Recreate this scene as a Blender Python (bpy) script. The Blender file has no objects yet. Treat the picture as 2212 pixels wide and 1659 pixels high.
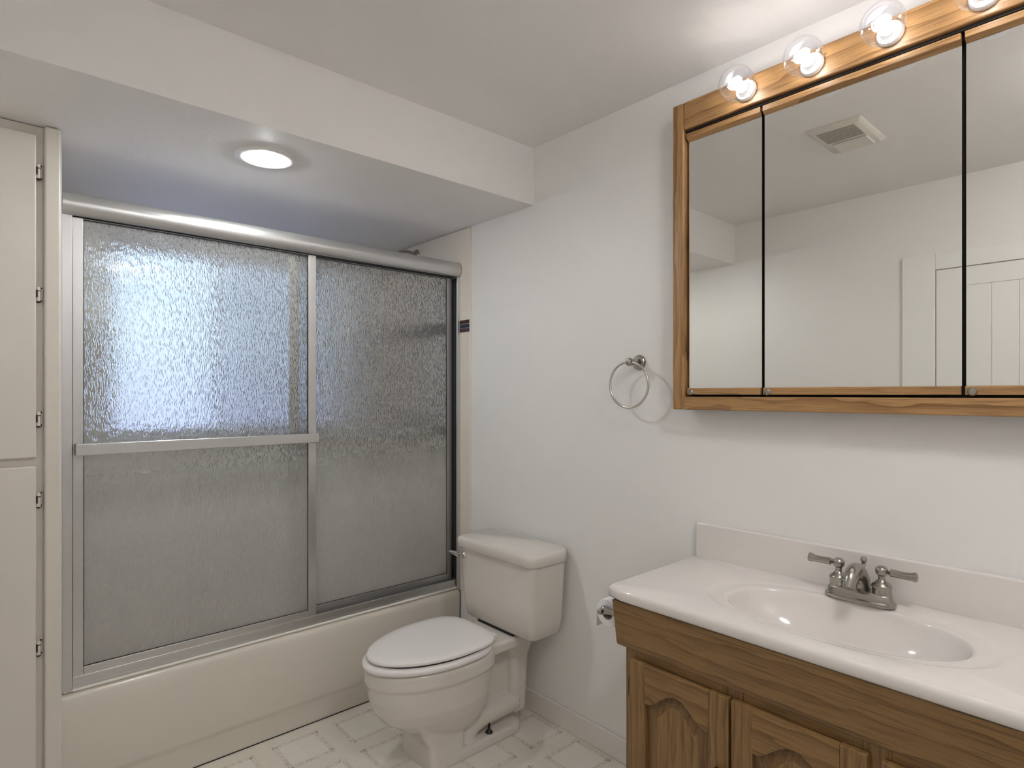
import bpy, bmesh, math, random
from mathutils import Vector, Matrix
random.seed(7)
PI = math.pi
sc = bpy.context.scene
COL = sc.collection

# ------------------------------------------------------------------ camera
cd = bpy.data.cameras.new('camera')
cam = bpy.data.objects.new('camera', cd)
COL.objects.link(cam)
cd.sensor_width = 36.0
cd.lens = 36.0 * 1281.94 / 2212.0
cd.shift_y = 21.5 / 2212.0
cd.clip_start = 0.01
cam.location = (0, -1.75, 1.345)
cam.rotation_euler = (PI / 2, 0, math.radians(48.2046))
sc.camera = cam

# ------------------------------------------------------------------ world (daylight outside the window), exposure
world = bpy.data.worlds.new('daylight')
sc.world = world
world.use_nodes = True
wt = world.node_tree
wt.nodes.clear()
w_out = wt.nodes.new('ShaderNodeOutputWorld')
w_bg = wt.nodes.new('ShaderNodeBackground')
w_tc = wt.nodes.new('ShaderNodeTexCoord')
w_sep = wt.nodes.new('ShaderNodeSeparateXYZ')
w_ramp = wt.nodes.new('ShaderNodeValToRGB')
w_map = wt.nodes.new('ShaderNodeMapRange')
w_map.inputs[1].default_value = -1.0
wt.links.new(w_tc.outputs['Generated'], w_sep.inputs[0])
wt.links.new(w_sep.outputs[2], w_map.inputs[0])
wt.links.new(w_map.outputs[0], w_ramp.inputs[0])
wt.links.new(w_ramp.outputs[0], w_bg.inputs[0])
wt.links.new(w_bg.outputs[0], w_out.inputs[0])
e = w_ramp.color_ramp.elements
e[0].position = 0.0; e[0].color = (0.50, 0.56, 0.88, 1)
e[1].position = 1.0; e[1].color = (0.50, 0.68, 1.0, 1)
x = w_ramp.color_ramp.elements.new(0.46); x.color = (0.56, 0.62, 0.94, 1)
x = w_ramp.color_ramp.elements.new(0.54); x.color = (0.66, 0.80, 1.0, 1)
w_bg.inputs[1].default_value = 0.78

sc.view_settings.view_transform = 'Standard'
sc.view_settings.look = 'None'
sc.view_settings.exposure = 1.15
sc.view_settings.gamma = 1.0
sc.view_settings.use_curve_mapping = False
sc.cycles.max_bounces = 12
sc.cycles.diffuse_bounces = 6
sc.cycles.glossy_bounces = 6
sc.cycles.transmission_bounces = 8
sc.cycles.transparent_max_bounces = 8
sc.cycles.sample_clamp_indirect = 20.0

BULB_W = 0.15
CAN_W = 6.0
FILL_DOME = 20.0  # strength of the added fill dome
BULB_COL = (1.0, 0.96, 0.92)

# ------------------------------------------------------------------ materials
def new_mat(name):
    m = bpy.data.materials.new(name)
    m.use_nodes = True
    nt = m.node_tree
    b = nt.nodes.get('Principled BSDF')
    return m, nt, b

def node(nt, typ, ins=None, **props):
    n = nt.nodes.new(typ)
    for k, v in props.items():
        setattr(n, k, v)
    for k, v in (ins or {}).items():
        if hasattr(v, 'is_output') or isinstance(v, bpy.types.NodeSocket):
            nt.links.new(v, n.inputs[k])
        else:
            n.inputs[k].default_value = v
    return n

def math_(nt, op, a, b=0.0, c=0.0):
    n = node(nt, 'ShaderNodeMath', {0: a, 1: b, 2: c}, operation=op)
    return n.outputs[0]

def plain(name, col, rough=0.5, metal=0.0, spec=0.5, bump=None, coat=0.0, var=0.0):
    m, nt, b = new_mat(name)
    b.inputs['Base Color'].default_value = (*col, 1)
    b.inputs['Roughness'].default_value = rough
    b.inputs['Metallic'].default_value = metal
    b.inputs['Specular IOR Level'].default_value = spec
    b.inputs['Coat Weight'].default_value = coat
    tc = node(nt, 'ShaderNodeTexCoord')
    if bump:
        sca, strength, dist = bump
        nz = node(nt, 'ShaderNodeTexNoise', {'Vector': tc.outputs['Object'], 'Scale': sca, 'Detail': 3.0})
        bp = node(nt, 'ShaderNodeBump', {'Height': nz.outputs[0], 'Strength': strength, 'Distance': dist})
        nt.links.new(bp.outputs[0], b.inputs['Normal'])
    if var:
        nz = node(nt, 'ShaderNodeTexNoise', {'Vector': tc.outputs['Object'], 'Scale': 5.0, 'Detail': 4.0})
        mx = node(nt, 'ShaderNodeMixRGB', {'Fac': nz.outputs[0],
                  'Color1': (*[c * (1 - var) for c in col], 1), 'Color2': (*[min(1, c * (1 + var)) for c in col], 1)})
        nt.links.new(mx.outputs[0], b.inputs['Base Color'])
    return m

def oak(name, grain, light, dark, pore, rough=0.38, seed=0.0, bands=8.0):
    """oak with cathedral figure and dark pores; grain runs along 'X' or 'Z'"""
    m, nt, b = new_mat(name)
    tc = node(nt, 'ShaderNodeTexCoord')
    s1 = (0.22, 1, 1) if grain == 'X' else (1, 1, 0.22)
    mp = node(nt, 'ShaderNodeMapping', {'Vector': tc.outputs['Object'], 'Scale': s1, 'Location': (seed, seed * 0.7, seed * 1.3)})
    wv = node(nt, 'ShaderNodeTexWave', {'Vector': mp.outputs[0], 'Scale': bands, 'Distortion': 9.0, 'Detail': 3.0,
                                        'Detail Scale': 1.1, 'Detail Roughness': 0.62}, wave_type='BANDS',
              bands_direction='Z' if grain == 'X' else 'X', wave_profile='SAW')
    s2 = (9, 420, 420) if grain == 'X' else (420, 420, 9)
    mp2 = node(nt, 'ShaderNodeMapping', {'Vector': tc.outputs['Object'], 'Scale': s2})
    nz = node(nt, 'ShaderNodeTexNoise', {'Vector': mp2.outputs[0], 'Scale': 1.0, 'Detail': 2.0})
    r2 = node(nt, 'ShaderNodeValToRGB', {'Fac': nz.outputs[0]})
    r2.color_ramp.elements[0].position = 0.34; r2.color_ramp.elements[0].color = (1, 1, 1, 1)
    r2.color_ramp.elements[1].position = 0.50; r2.color_ramp.elements[1].color = (0, 0, 0, 1)
    s3 = (1.2, 22, 22) if grain == 'X' else (22, 22, 1.2)
    mp3 = node(nt, 'ShaderNodeMapping', {'Vector': tc.outputs['Object'], 'Scale': s3})
    nb = node(nt, 'ShaderNodeTexNoise', {'Vector': mp3.outputs[0], 'Scale': 1.0, 'Detail': 4.0})
    fac = math_(nt, 'MULTIPLY', wv.outputs[1], 1.0)
    fac = math_(nt, 'POWER', fac, 2.6)
    fac = math_(nt, 'MULTIPLY', fac, nb.outputs[0])
    fac = math_(nt, 'MULTIPLY', fac, 1.7)
    mx = node(nt, 'ShaderNodeMixRGB', {'Fac': fac, 'Color1': (*light, 1), 'Color2': (*dark, 1)})
    pf = math_(nt, 'MULTIPLY', r2.outputs[0], 0.55)
    mx2 = node(nt, 'ShaderNodeMixRGB', {'Fac': pf, 'Color1': mx.outputs[0], 'Color2': (*pore, 1)})
    nt.links.new(mx2.outputs[0], b.inputs['Base Color'])
    b.inputs['Roughness'].default_value = rough
    bp = node(nt, 'ShaderNodeBump', {'Height': r2.outputs[0], 'Strength': 0.15, 'Distance': -0.001})
    nt.links.new(bp.outputs[0], b.inputs['Normal'])
    return m

def thin_glass(name, tint, refl=0.06):
    m, nt, b = new_mat(name)
    nt.nodes.remove(b)
    out = nt.nodes.get('Material Output')
    t = node(nt, 'ShaderNodeBsdfTransparent', {'Color': (*tint, 1)})
    g = node(nt, 'ShaderNodeBsdfGlossy', {'Color': (1, 1, 1, 1), 'Roughness': 0.02})
    lw = node(nt, 'ShaderNodeLayerWeight', {'Blend': 0.18})
    f = math_(nt, 'MULTIPLY_ADD', lw.outputs[1], 0.55, refl)
    mx = node(nt, 'ShaderNodeMixShader', {0: f, 1: t.outputs[0], 2: g.outputs[0]})
    nt.links.new(mx.outputs[0], out.inputs[0])
    return m

def emit(name, col, strength):
    m, nt, b = new_mat(name)
    b.inputs['Base Color'].default_value = (*col, 1)
    b.inputs['Emission Color'].default_value = (*col, 1)
    b.inputs['Emission Strength'].default_value = strength
    return m

M = {}
M['wall'] = plain('wall_paint', (0.83, 0.815, 0.80), 0.45, bump=(90.0, 0.06, 0.004))
M['ceiling'] = plain('ceiling_paint', (0.82, 0.80, 0.785), 0.6, bump=(120.0, 0.10, 0.005))
M['trimwhite'] = plain('white_trim_paint', (0.80, 0.765, 0.72), 0.35)
M['doorwhite'] = plain('white_door_paint', (0.84, 0.84, 0.82), 0.35)
M['cabwhite'] = plain('cream_cabinet_paint', (0.74, 0.69, 0.63), 0.32, bump=(60.0, 0.05, 0.003))
M['porcelain'] = plain('bone_porcelain', (0.71, 0.665, 0.615), 0.10, coat=0.3)
M['seat'] = plain('white_seat_plastic', (0.84, 0.81, 0.80), 0.16)
M['tub'] = plain('bone_tub_enamel', (0.76, 0.71, 0.64), 0.16)
M['marble'] = plain('cultured_marble', (0.775, 0.73, 0.70), 0.10, coat=0.3, var=0.03)
M['alu'] = plain('brushed_aluminium', (0.60, 0.60, 0.60), 0.34, metal=0.9)
M['alugrey'] = plain('dull_aluminium', (0.46, 0.45, 0.45), 0.38, metal=0.85)
M['rubber_shade'] = plain('black_gasket_and_shade', (0.02, 0.02, 0.02), 0.6)  # gasket black, also on strips that stand in for shade
M['nickel'] = plain('brushed_nickel', (0.40, 0.375, 0.34), 0.24, metal=1.0)
M['satin'] = plain('satin_nickel', (0.62, 0.59, 0.54), 0.28, metal=1.0)
M['chrome'] = plain('chrome', (0.72, 0.72, 0.72), 0.08, metal=1.0)
M['bronze'] = plain('dark_bronze', (0.035, 0.028, 0.022), 0.4, metal=0.7)
M['dark'] = plain('dark_cabinet_interior', (0.012, 0.008, 0.006), 0.7)
M['paper'] = plain('toilet_paper', (0.88, 0.88, 0.90), 0.9, bump=(300.0, 0.2, 0.001))
M['card'] = plain('cardboard', (0.45, 0.33, 0.22), 0.8)
M['white'] = plain('white_plastic', (0.85, 0.84, 0.82), 0.3)
M['fangrey'] = plain('fan_grille_grey', (0.44, 0.41, 0.36), 0.6)
M['fanwhite'] = plain('fan_cover', (0.72, 0.68, 0.62), 0.4)
M['caulk'] = plain('white_caulk', (0.82, 0.79, 0.73), 0.5)
M['black'] = plain('black_plastic', (0.015, 0.013, 0.012), 0.35)
M['winframe'] = plain('window_vinyl', (0.78, 0.78, 0.80), 0.4)
M['oakX'] = oak('oak_cabinet_rail', 'X', (0.42, 0.235, 0.095), (0.20, 0.095, 0.03), (0.10, 0.045, 0.014))
M['oakZ'] = oak('oak_cabinet_stile', 'Z', (0.42, 0.235, 0.095), (0.20, 0.095, 0.03), (0.10, 0.045, 0.014), seed=4.6)
M['voakX'] = oak('oak_vanity_rail', 'X', (0.275, 0.155, 0.055), (0.145, 0.073, 0.023), (0.07, 0.034, 0.011), seed=5.1)
M['voakZ'] = oak('oak_vanity_stile', 'Z', (0.275, 0.155, 0.055), (0.145, 0.073, 0.023), (0.07, 0.034, 0.011), seed=8.7, bands=14)
M['voakD'] = oak('oak_vanity_recess_shade', 'Z', (0.19, 0.102, 0.036), (0.11, 0.052, 0.017), (0.06, 0.028, 0.01), seed=3.7, bands=14)  # darker copy of the door oak, recess shade put into its colour
M['bulbglass'] = thin_glass('clear_bulb_glass', (0.95, 0.96, 0.99), 0.05)
M['winglass'] = thin_glass('window_glass', (0.92, 0.95, 0.97))
M['coil'] = emit('glowing_filament', (1.0, 0.98, 0.96), 7.0)
M['canlamp'] = emit('glowing_lamp_face', (0.93, 1.0, 0.97), 5.0)

# mirror
m, nt, b = new_mat('mirror_silver')
b.inputs['Base Color'].default_value = (0.88, 0.875, 0.84, 1)
b.inputs['Metallic'].default_value = 1.0
b.inputs['Roughness'].default_value = 0.0
M['mirror'] = m

# insect screen: fine dark mesh, half open
m, nt, b = new_mat('insect_screen')
out = nt.nodes.get('Material Output')
b.inputs['Base Color'].default_value = (0.10, 0.08, 0.12, 1)
t = node(nt, 'ShaderNodeBsdfTransparent')
mx = node(nt, 'ShaderNodeMixShader', {0: 0.30, 1: t.outputs[0], 2: b.outputs[0]})
nt.links.new(mx.outputs[0], out.inputs[0])
M['screen'] = m

# rain glass of the shower doors
def rain_glass(name, haze_max):
    m, nt, b = new_mat(name)
    nt.nodes.remove(b)
    out = nt.nodes.get('Material Output')
    tc = node(nt, 'ShaderNodeTexCoord')
    s0 = node(nt, 'ShaderNodeSeparateXYZ', {0: tc.outputs['Object']})
    yz = node(nt, 'ShaderNodeCombineXYZ', {0: s0.outputs[1], 1: s0.outputs[2]})
    wob = node(nt, 'ShaderNodeTexNoise', {'Vector': yz.outputs[0], 'Scale': 45.0, 'Detail': 1.0}, noise_dimensions='2D')
    wv = node(nt, 'ShaderNodeVectorMath', {0: wob.outputs[1], 1: (0.010, 0.02, 0.0)}, operation='MULTIPLY')
    co = node(nt, 'ShaderNodeVectorMath', {0: yz.outputs[0], 1: wv.outputs[0]}, operation='ADD')
    mp = node(nt, 'ShaderNodeMapping', {'Vector': co.outputs[0], 'Scale': (215.0, 36.0, 1.0)})
    vo = node(nt, 'ShaderNodeTexVoronoi', {'Vector': mp.outputs[0], 'Scale': 1.0, 'Smoothness': 0.4, 'Randomness': 1.0}, voronoi_dimensions='2D', feature='SMOOTH_F1')
    mp2 = node(nt, 'ShaderNodeMapping', {'Vector': yz.outputs[0], 'Scale': (320.0, 110.0, 1.0)})
    n2 = node(nt, 'ShaderNodeTexNoise', {'Vector': mp2.outputs[0], 'Scale': 1.0, 'Detail': 1.0}, noise_dimensions='2D')
    h = math_(nt, 'MULTIPLY_ADD', n2.outputs[0], 0.18, math_(nt, 'SUBTRACT', 1.0, vo.outputs[0]))
    bp = node(nt, 'ShaderNodeBump', {'Height': h, 'Strength': 1.0, 'Distance': 0.0050})
    g = node(nt, 'ShaderNodeBsdfGlass', {'Color': (0.975, 0.98, 0.975, 1), 'Roughness': 0.02, 'IOR': 1.22, 'Normal': bp.outputs[0]})
    tr_ = node(nt, 'ShaderNodeBsdfTranslucent', {'Color': (0.93, 0.93, 0.92, 1), 'Normal': bp.outputs[0]})
    # painted haze brightens the dim tub behind: thin above, thick below
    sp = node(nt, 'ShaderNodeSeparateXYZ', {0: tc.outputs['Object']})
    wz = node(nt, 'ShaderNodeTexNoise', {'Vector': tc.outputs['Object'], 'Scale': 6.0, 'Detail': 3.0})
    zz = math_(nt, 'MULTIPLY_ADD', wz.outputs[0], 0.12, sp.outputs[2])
    fz = node(nt, 'ShaderNodeMapRange', {0: zz, 1: 0.50, 2: 0.82, 3: haze_max, 4: haze_max * 0.3}, interpolation_type='SMOOTHSTEP').outputs[0]
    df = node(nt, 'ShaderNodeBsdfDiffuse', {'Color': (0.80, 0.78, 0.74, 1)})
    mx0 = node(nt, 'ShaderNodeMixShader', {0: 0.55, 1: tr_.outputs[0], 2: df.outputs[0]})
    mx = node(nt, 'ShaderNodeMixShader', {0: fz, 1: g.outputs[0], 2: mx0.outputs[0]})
    nt.links.new(mx.outputs[0], out.inputs[0])
    return m
M['rain'] = rain_glass('rain_glass', 0.0)
M['rainhaze'] = rain_glass('rain_glass_with_pale_haze', 0.58)  # pale haze painted on the room side to lift the glass

# wall tile: beige glazed squares with faint grout
def tile_mat(name, ax, c1=(0.78, 0.715, 0.63, 1), c2=(0.83, 0.775, 0.70, 1)):
    m, nt, b = new_mat(name)
    tc = node(nt, 'ShaderNodeTexCoord')
    sp = node(nt, 'ShaderNodeSeparateXYZ', {0: tc.outputs['Object']})
    g = []
    for o, off in ((sp.outputs[ax], 0.002), (sp.outputs[2], 0.035)):
        f = math_(nt, 'FRACT', math_(nt, 'DIVIDE', math_(nt, 'ADD', o, 10.0 + off), 0.108))
        g.append(math_(nt, 'ABSOLUTE', math_(nt, 'SUBTRACT', f, 0.5)))
    mxv = math_(nt, 'MAXIMUM', g[0], g[1])
    gr = math_(nt, 'GREATER_THAN', mxv, 0.488)
    mx = node(nt, 'ShaderNodeMixRGB', {'Fac': gr, 'Color1': c1, 'Color2': c2})
    nt.links.new(mx.outputs[0], b.inputs['Base Color'])
    b.inputs['Roughness'].default_value = 0.18
    bp = node(nt, 'ShaderNodeBump', {'Height': gr, 'Strength': 0.5, 'Distance': -0.001})
    nt.links.new(bp.outputs[0], b.inputs['Normal'])
    return m
M['tileX'] = tile_mat('beige_wall_tile', 0)
M['tileY'] = tile_mat('pale_wall_tile', 1, (0.85, 0.82, 0.77, 1), (0.87, 0.85, 0.81, 1))
M['maroon'] = plain('maroon_liner_tile', (0.055, 0.012, 0.014), 0.1)
M['navy'] = plain('navy_liner_tile', (0.012, 0.016, 0.03), 0.1)

# vinyl floor with vine bordered squares
def floor_mat():
    m, nt, b = new_mat('patterned_vinyl')
    tc = node(nt, 'ShaderNodeTexCoord')
    sp = node(nt, 'ShaderNodeSeparateXYZ', {0: tc.outputs['Object']})
    P = 0.2435
    def cell(o, c):
        f = math_(nt, 'FRACT', math_(nt, 'DIVIDE', math_(nt, 'ADD', o, 20 * P - c + P / 2), P))
        return math_(nt, 'MULTIPLY', math_(nt, 'SUBTRACT', f, 0.5), P)
    u = cell(sp.outputs[0], -1.714)
    v = cell(sp.outputs[1], -0.110)
    au, av = math_(nt, 'ABSOLUTE', u), math_(nt, 'ABSOLUTE', v)
    d = math_(nt, 'MAXIMUM', au, av)
    mn = math_(nt, 'MINIMUM', au, av)
    def band(val, c, w):
        return math_(nt, 'LESS_THAN', math_(nt, 'ABSOLUTE', math_(nt, 'SUBTRACT', val, c)), w)
    vz = node(nt, 'ShaderNodeTexNoise', {'Vector': tc.outputs['Object'], 'Scale': 95.0, 'Detail': 2.0, 'Distortion': 1.2})
    vine = math_(nt, 'MULTIPLY', band(d, 0.0805, 0.0065), math_(nt, 'GREATER_THAN', vz.outputs[0], 0.52))
    l1 = band(d, 0.0895, 0.0008)
    l2 = band(d, 0.0715, 0.0008)
    cross = math_(nt, 'MULTIPLY', band(mn, 0.0, 0.0007), math_(nt, 'LESS_THAN', d, 0.07))
    dx = math_(nt, 'SUBTRACT', au, 0.079); dy = math_(nt, 'SUBTRACT', av, 0.079)
    rr = math_(nt, 'SQRT', math_(nt, 'ADD', math_(nt, 'MULTIPLY', dx, dx), math_(nt, 'MULTIPLY', dy, dy)))
    vf = node(nt, 'ShaderNodeTexVoronoi', {'Vector': tc.outputs['Object'], 'Scale': 110.0})
    flower = math_(nt, 'MULTIPLY', math_(nt, 'LESS_THAN', rr, 0.0125), math_(nt, 'LESS_THAN', vf.outputs[0], 0.42))
    big = node(nt, 'ShaderNodeTexNoise', {'Vector': tc.outputs['Object'], 'Scale': 9.0, 'Detail': 4.0})
    base = node(nt, 'ShaderNodeMixRGB', {'Fac': big.outputs[0], 'Color1': (0.74, 0.68, 0.595, 1), 'Color2': (0.83, 0.785, 0.72, 1)})
    ins = node(nt, 'ShaderNodeMixRGB', {'Fac': math_(nt, 'MULTIPLY', math_(nt, 'LESS_THAN', d, 0.0715), 0.55),
                                        'Color1': base.outputs[0], 'Color2': (0.84, 0.80, 0.745, 1)})
    c = ins.outputs[0]
    for f, k, colr in ((vine, 0.50, (0.40, 0.345, 0.27, 1)), (l1, 0.30, (0.45, 0.39, 0.31, 1)), (l2, 0.35, (0.45, 0.39, 0.31, 1)),
                       (cross, 0.30, (0.55, 0.47, 0.38, 1)), (flower, 0.75, (0.25, 0.175, 0.13, 1))):
        mx = node(nt, 'ShaderNodeMixRGB', {'Fac': math_(nt, 'MULTIPLY', f, k), 'Color1': c, 'Color2': colr})
        c = mx.outputs[0]
    nt.links.new(c, b.inputs['Base Color'])
    b.inputs['Roughness'].default_value = 0.32
    return m
M['floor'] = floor_mat()

# ------------------------------------------------------------------ mesh helpers
WL = {}
def root(name, label, cat, loc, group=None):
    o = bpy.data.objects.new(name, None)
    COL.objects.link(o)
    o.location = loc
    o.empty_display_size = 0.05
    WL[o] = Vector(loc)
    tag(o, label, cat, group)
    return o

def tag(o, label, cat, group=None):
    o['label'] = label
    o['category'] = cat
    if group:
        o['group'] = group

def obj(name, bm, mats, parent=None, origin=(0, 0, 0), smooth=True, angle=38, bevel=0.0, seg=2, label=None):
    me = bpy.data.meshes.new(name)
    org = WL[parent] if parent else Vector(origin)
    bmesh.ops.recalc_face_normals(bm, faces=bm.faces)
    bmesh.ops.translate(bm, verts=bm.verts, vec=-org)
    bm.to_mesh(me)
    bm.free()
    o = bpy.data.objects.new(name, me)
    COL.objects.link(o)
    if parent:
        o.parent = parent
    else:
        o.location = org
    WL[o] = org.copy()
    for mm in (mats if isinstance(mats, (list, tuple)) else [mats]):
        me.materials.append(mm)
    if smooth:
        me.shade_smooth()
        me.set_sharp_from_angle(angle=math.radians(angle))
    if bevel:
        bv = o.modifiers.new('bevel', 'BEVEL')
        bv.width = bevel
        bv.segments = seg
        bv.limit_method = 'ANGLE'
        bv.angle_limit = math.radians(40)
        bv.harden_normals = True
    if label:
        o['label'] = label
    return o

def struct(name, bm, mats, **k):
    o = obj(name, bm, mats, **k)
    if not k.get('parent'):
        o['kind'] = 'structure'
    return o

def NB():
    return bmesh.new()

def box(bm, x0, x1, y0, y1, z0, z1, mi=0):
    vs = [bm.verts.new(p) for p in ((x0, y0, z0), (x1, y0, z0), (x1, y1, z0), (x0, y1, z0),
                                    (x0, y0, z1), (x1, y0, z1), (x1, y1, z1), (x0, y1, z1))]
    for f in ((0, 3, 2, 1), (4, 5, 6, 7), (0, 1, 5, 4), (1, 2, 6, 5), (2, 3, 7, 6), (3, 0, 4, 7)):
        bm.faces.new([vs[i] for i in f]).material_index = mi
    return bm

def loops(bm, rings, cap0=True, cap1=True, closed=True, mi=0):
    """skin a list of rings with equal point counts"""
    vr = [[bm.verts.new(p) for p in r] for r in rings]
    n = len(rings[0])
    for a, b in zip(vr, vr[1:]):
        for i in range(n if closed else n - 1):
            j = (i + 1) % n
            bm.faces.new((a[i], a[j], b[j], b[i])).material_index = mi
    if cap0:
        bm.faces.new(list(reversed(vr[0]))).material_index = mi
    if cap1:
        bm.faces.new(vr[-1]).material_index = mi
    return vr

def frame_of(d):
    d = Vector(d).normalized()
    a = Vector((0, 0, 1)) if abs(d.z) < 0.9 else Vector((1, 0, 0))
    u = d.cross(a).normalized()
    return d, u, u.cross(d).normalized()

def lathe(bm, base, axis, prof, n=32, mi=0, cap0=True, cap1=True):
    """prof: list of (radius, distance along axis)"""
    d, u, v = frame_of(axis)
    base = Vector(base)
    rings = []
    for r, h in prof:
        r = max(r, 1e-5)
        rings.append([base + d * h + (u * math.cos(2 * PI * i / n) + v * math.sin(2 * PI * i / n)) * r for i in range(n)])
    loops(bm, rings, cap0, cap1, mi=mi)
    return bm

def sphere(bm, c, r, n=24, m_=14, sx=1, sy=1, sz=1, mi=0):
    rings = []
    for k in range(m_ + 1):
        t = PI * k / m_
        rr = max(math.sin(t), 1e-4)
        rings.append([Vector(c) + Vector((r * sx * rr * math.cos(2 * PI * i / n), r * sy * rr * math.sin(2 * PI * i / n), -r * sz * math.cos(t))) for i in range(n)])
    loops(bm, rings, mi=mi)
    return bm

def tube(bm, pts, rad, n=12, closed=False, mi=0, scale=(1, 1)):
    """tube along points; rad is a number or one per point"""
    pts = [Vector(p) for p in pts]
    N_ = len(pts)
    rads = rad if isinstance(rad, (list, tuple)) else [rad] * N_
    prev = None
    rings = []
    for i, p in enumerate(pts):
        if closed:
            d = (pts[(i + 1) % N_] - pts[i - 1]).normalized()
        else:
            d = (pts[min(i + 1, N_ - 1)] - pts[max(i - 1, 0)]).normalized()
        if prev is None:
            _, u, v = frame_of(d)
        else:
            u = (prev - d * prev.dot(d)).normalized()
            v = d.cross(u)
        prev = u
        rings.append([p + (u * math.cos(2 * PI * k / n) * scale[0] + v * math.sin(2 * PI * k / n) * scale[1]) * rads[i] for k in range(n)])
    if closed:
        rings.append(rings[0])
        loops(bm, rings, False, False, mi=mi)
        bmesh.ops.remove_doubles(bm, verts=bm.verts, dist=1e-6)
    else:
        loops(bm, rings, mi=mi)
    return bm

def rrect(x0, x1, y0, y1, r, z, n=6):
    """rounded rectangle loop in the XY plane"""
    pts = []
    for cx, cy, a0 in ((x1 - r, y1 - r, 0), (x0 + r, y1 - r, PI / 2), (x0 + r, y0 + r, PI), (x1 - r, y0 + r, 1.5 * PI)):
        for k in range(n + 1):
            a = a0 + PI / 2 * k / n
            pts.append(Vector((cx + r * math.cos(a), cy + r * math.sin(a), z)))
    return pts

def sgnpow(v, p):
    return math.copysign(abs(v) ** p, v)

def bez(pts, n=10):
    """Catmull-Rom through points"""
    P_ = [Vector(p) for p in pts]
    out = []
    for i in range(len(P_) - 1):
        p0, p1, p2, p3 = P_[max(i - 1, 0)], P_[i], P_[i + 1], P_[min(i + 2, len(P_) - 1)]
        for k in range(n):
            t = k / n
            out.append(0.5 * ((2 * p1) + (p2 - p0) * t + (2 * p0 - 5 * p1 + 4 * p2 - p3) * t * t + (3 * p1 - p0 - 3 * p2 + p3) * t ** 3))
    out.append(P_[-1])
    return out

# ------------------------------------------------------------------ room
YF = -1.84            # the wall behind the camera
ZC = 2.389            # ceiling
ZS = 2.147            # underside of the soffit
XS = -1.819           # face of the soffit
XW = -3.10            # window wall
XR = 0.45             # right wall
YE = -1.566           # end wall of the tub alcove

struct('floor', box(NB(), XW - 0.1, XR + 0.1, YF - 0.1, 0.1, -0.06, 0.0), M['floor'], smooth=False)
struct('wall_back', box(NB(), XW - 0.2, XR + 0.1, 0.0, 0.1, -0.06, 2.46), M['wall'], smooth=False)
struct('wall_front', box(NB(), XW - 0.2, XR + 0.1, YF - 0.1, YF, -0.06, 2.46), M['wall'], smooth=False)
struct('wall_right', box(NB(), XR, XR + 0.1, YF - 0.1, 0.1, -0.06, 2.46), M['wall'], smooth=False)
WY0, WY1, WZ0, WZ1 = -1.34, -0.30, 1.13, 2.06      # window opening
bm = NB()
box(bm, XW - 0.2, XW, YF - 0.1, 0.1, -0.06, WZ0)
box(bm, XW - 0.2, XW, YF - 0.1, 0.1, WZ1, 2.46)
box(bm, XW - 0.2, XW, YF - 0.1, WY0, WZ0, WZ1)
box(bm, XW - 0.2, XW, WY1, 0.1, WZ0, WZ1)
struct('wall_left', bm, M['wall'], smooth=False)
struct('wall_alcove', box(NB(), XW, -2.285, YE - 0.036, YE, 0.0, ZS), M['wall'], smooth=False)

# ceiling with the dropped soffit over the tub, a round hole for the recessed light
CAN = (-2.055, -1.030)
bm = NB()
box(bm, XW - 0.2, XR + 0.1, YF - 0.1, 0.1, ZC + 0.06, ZC + 0.12)
box(bm, XS, XR + 0.1, YF - 0.1, 0.1, ZC, ZC + 0.06)
box(bm, XS - 0.012, XS, YF, 0.0, ZS, ZC + 0.06)
outer = [bm.verts.new(p) for p in ((XW, YF, ZS), (XS - 0.012, YF, ZS), (XS - 0.012, 0, ZS), (XW, 0, ZS))]
hole = [bm.verts.new((CAN[0] + 0.075 * math.cos(2 * PI * i / 40), CAN[1] + 0.075 * math.sin(2 * PI * i / 40), ZS)) for i in range(40)]
es = [bm.edges.new((outer[i], outer[(i + 1) % 4])) for i in range(4)] + [bm.edges.new((hole[i], hole[(i + 1) % 40])) for i in range(40)]
bmesh.ops.triangle_fill(bm, edges=es, use_beauty=True)
bmesh.ops.delete(bm, geom=[f for f in bm.faces if len(f.verts) == 3 and all((Vector((v.co.x - CAN[0], v.co.y - CAN[1], 0)).length < 0.08) for v in f.verts)], context='FACES')
struct('ceiling', bm, M['ceiling'], smooth=False)

# baseboards (a flat white band with an eased top)
def baseboard(name, x0, x1, y0, y1):
    struct(name, box(NB(), x0, x1, y0, y1, 0.0, 0.088), M['trimwhite'], smooth=False, bevel=0.004)
baseboard('baseboard_back', -2.33, -0.99, -0.012, 0.0)
baseboard('baseboard_front', -2.245, -0.93, YF, YF + 0.012)
baseboard('baseboard_right', XR - 0.012, XR, YF, 0.0)

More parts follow.
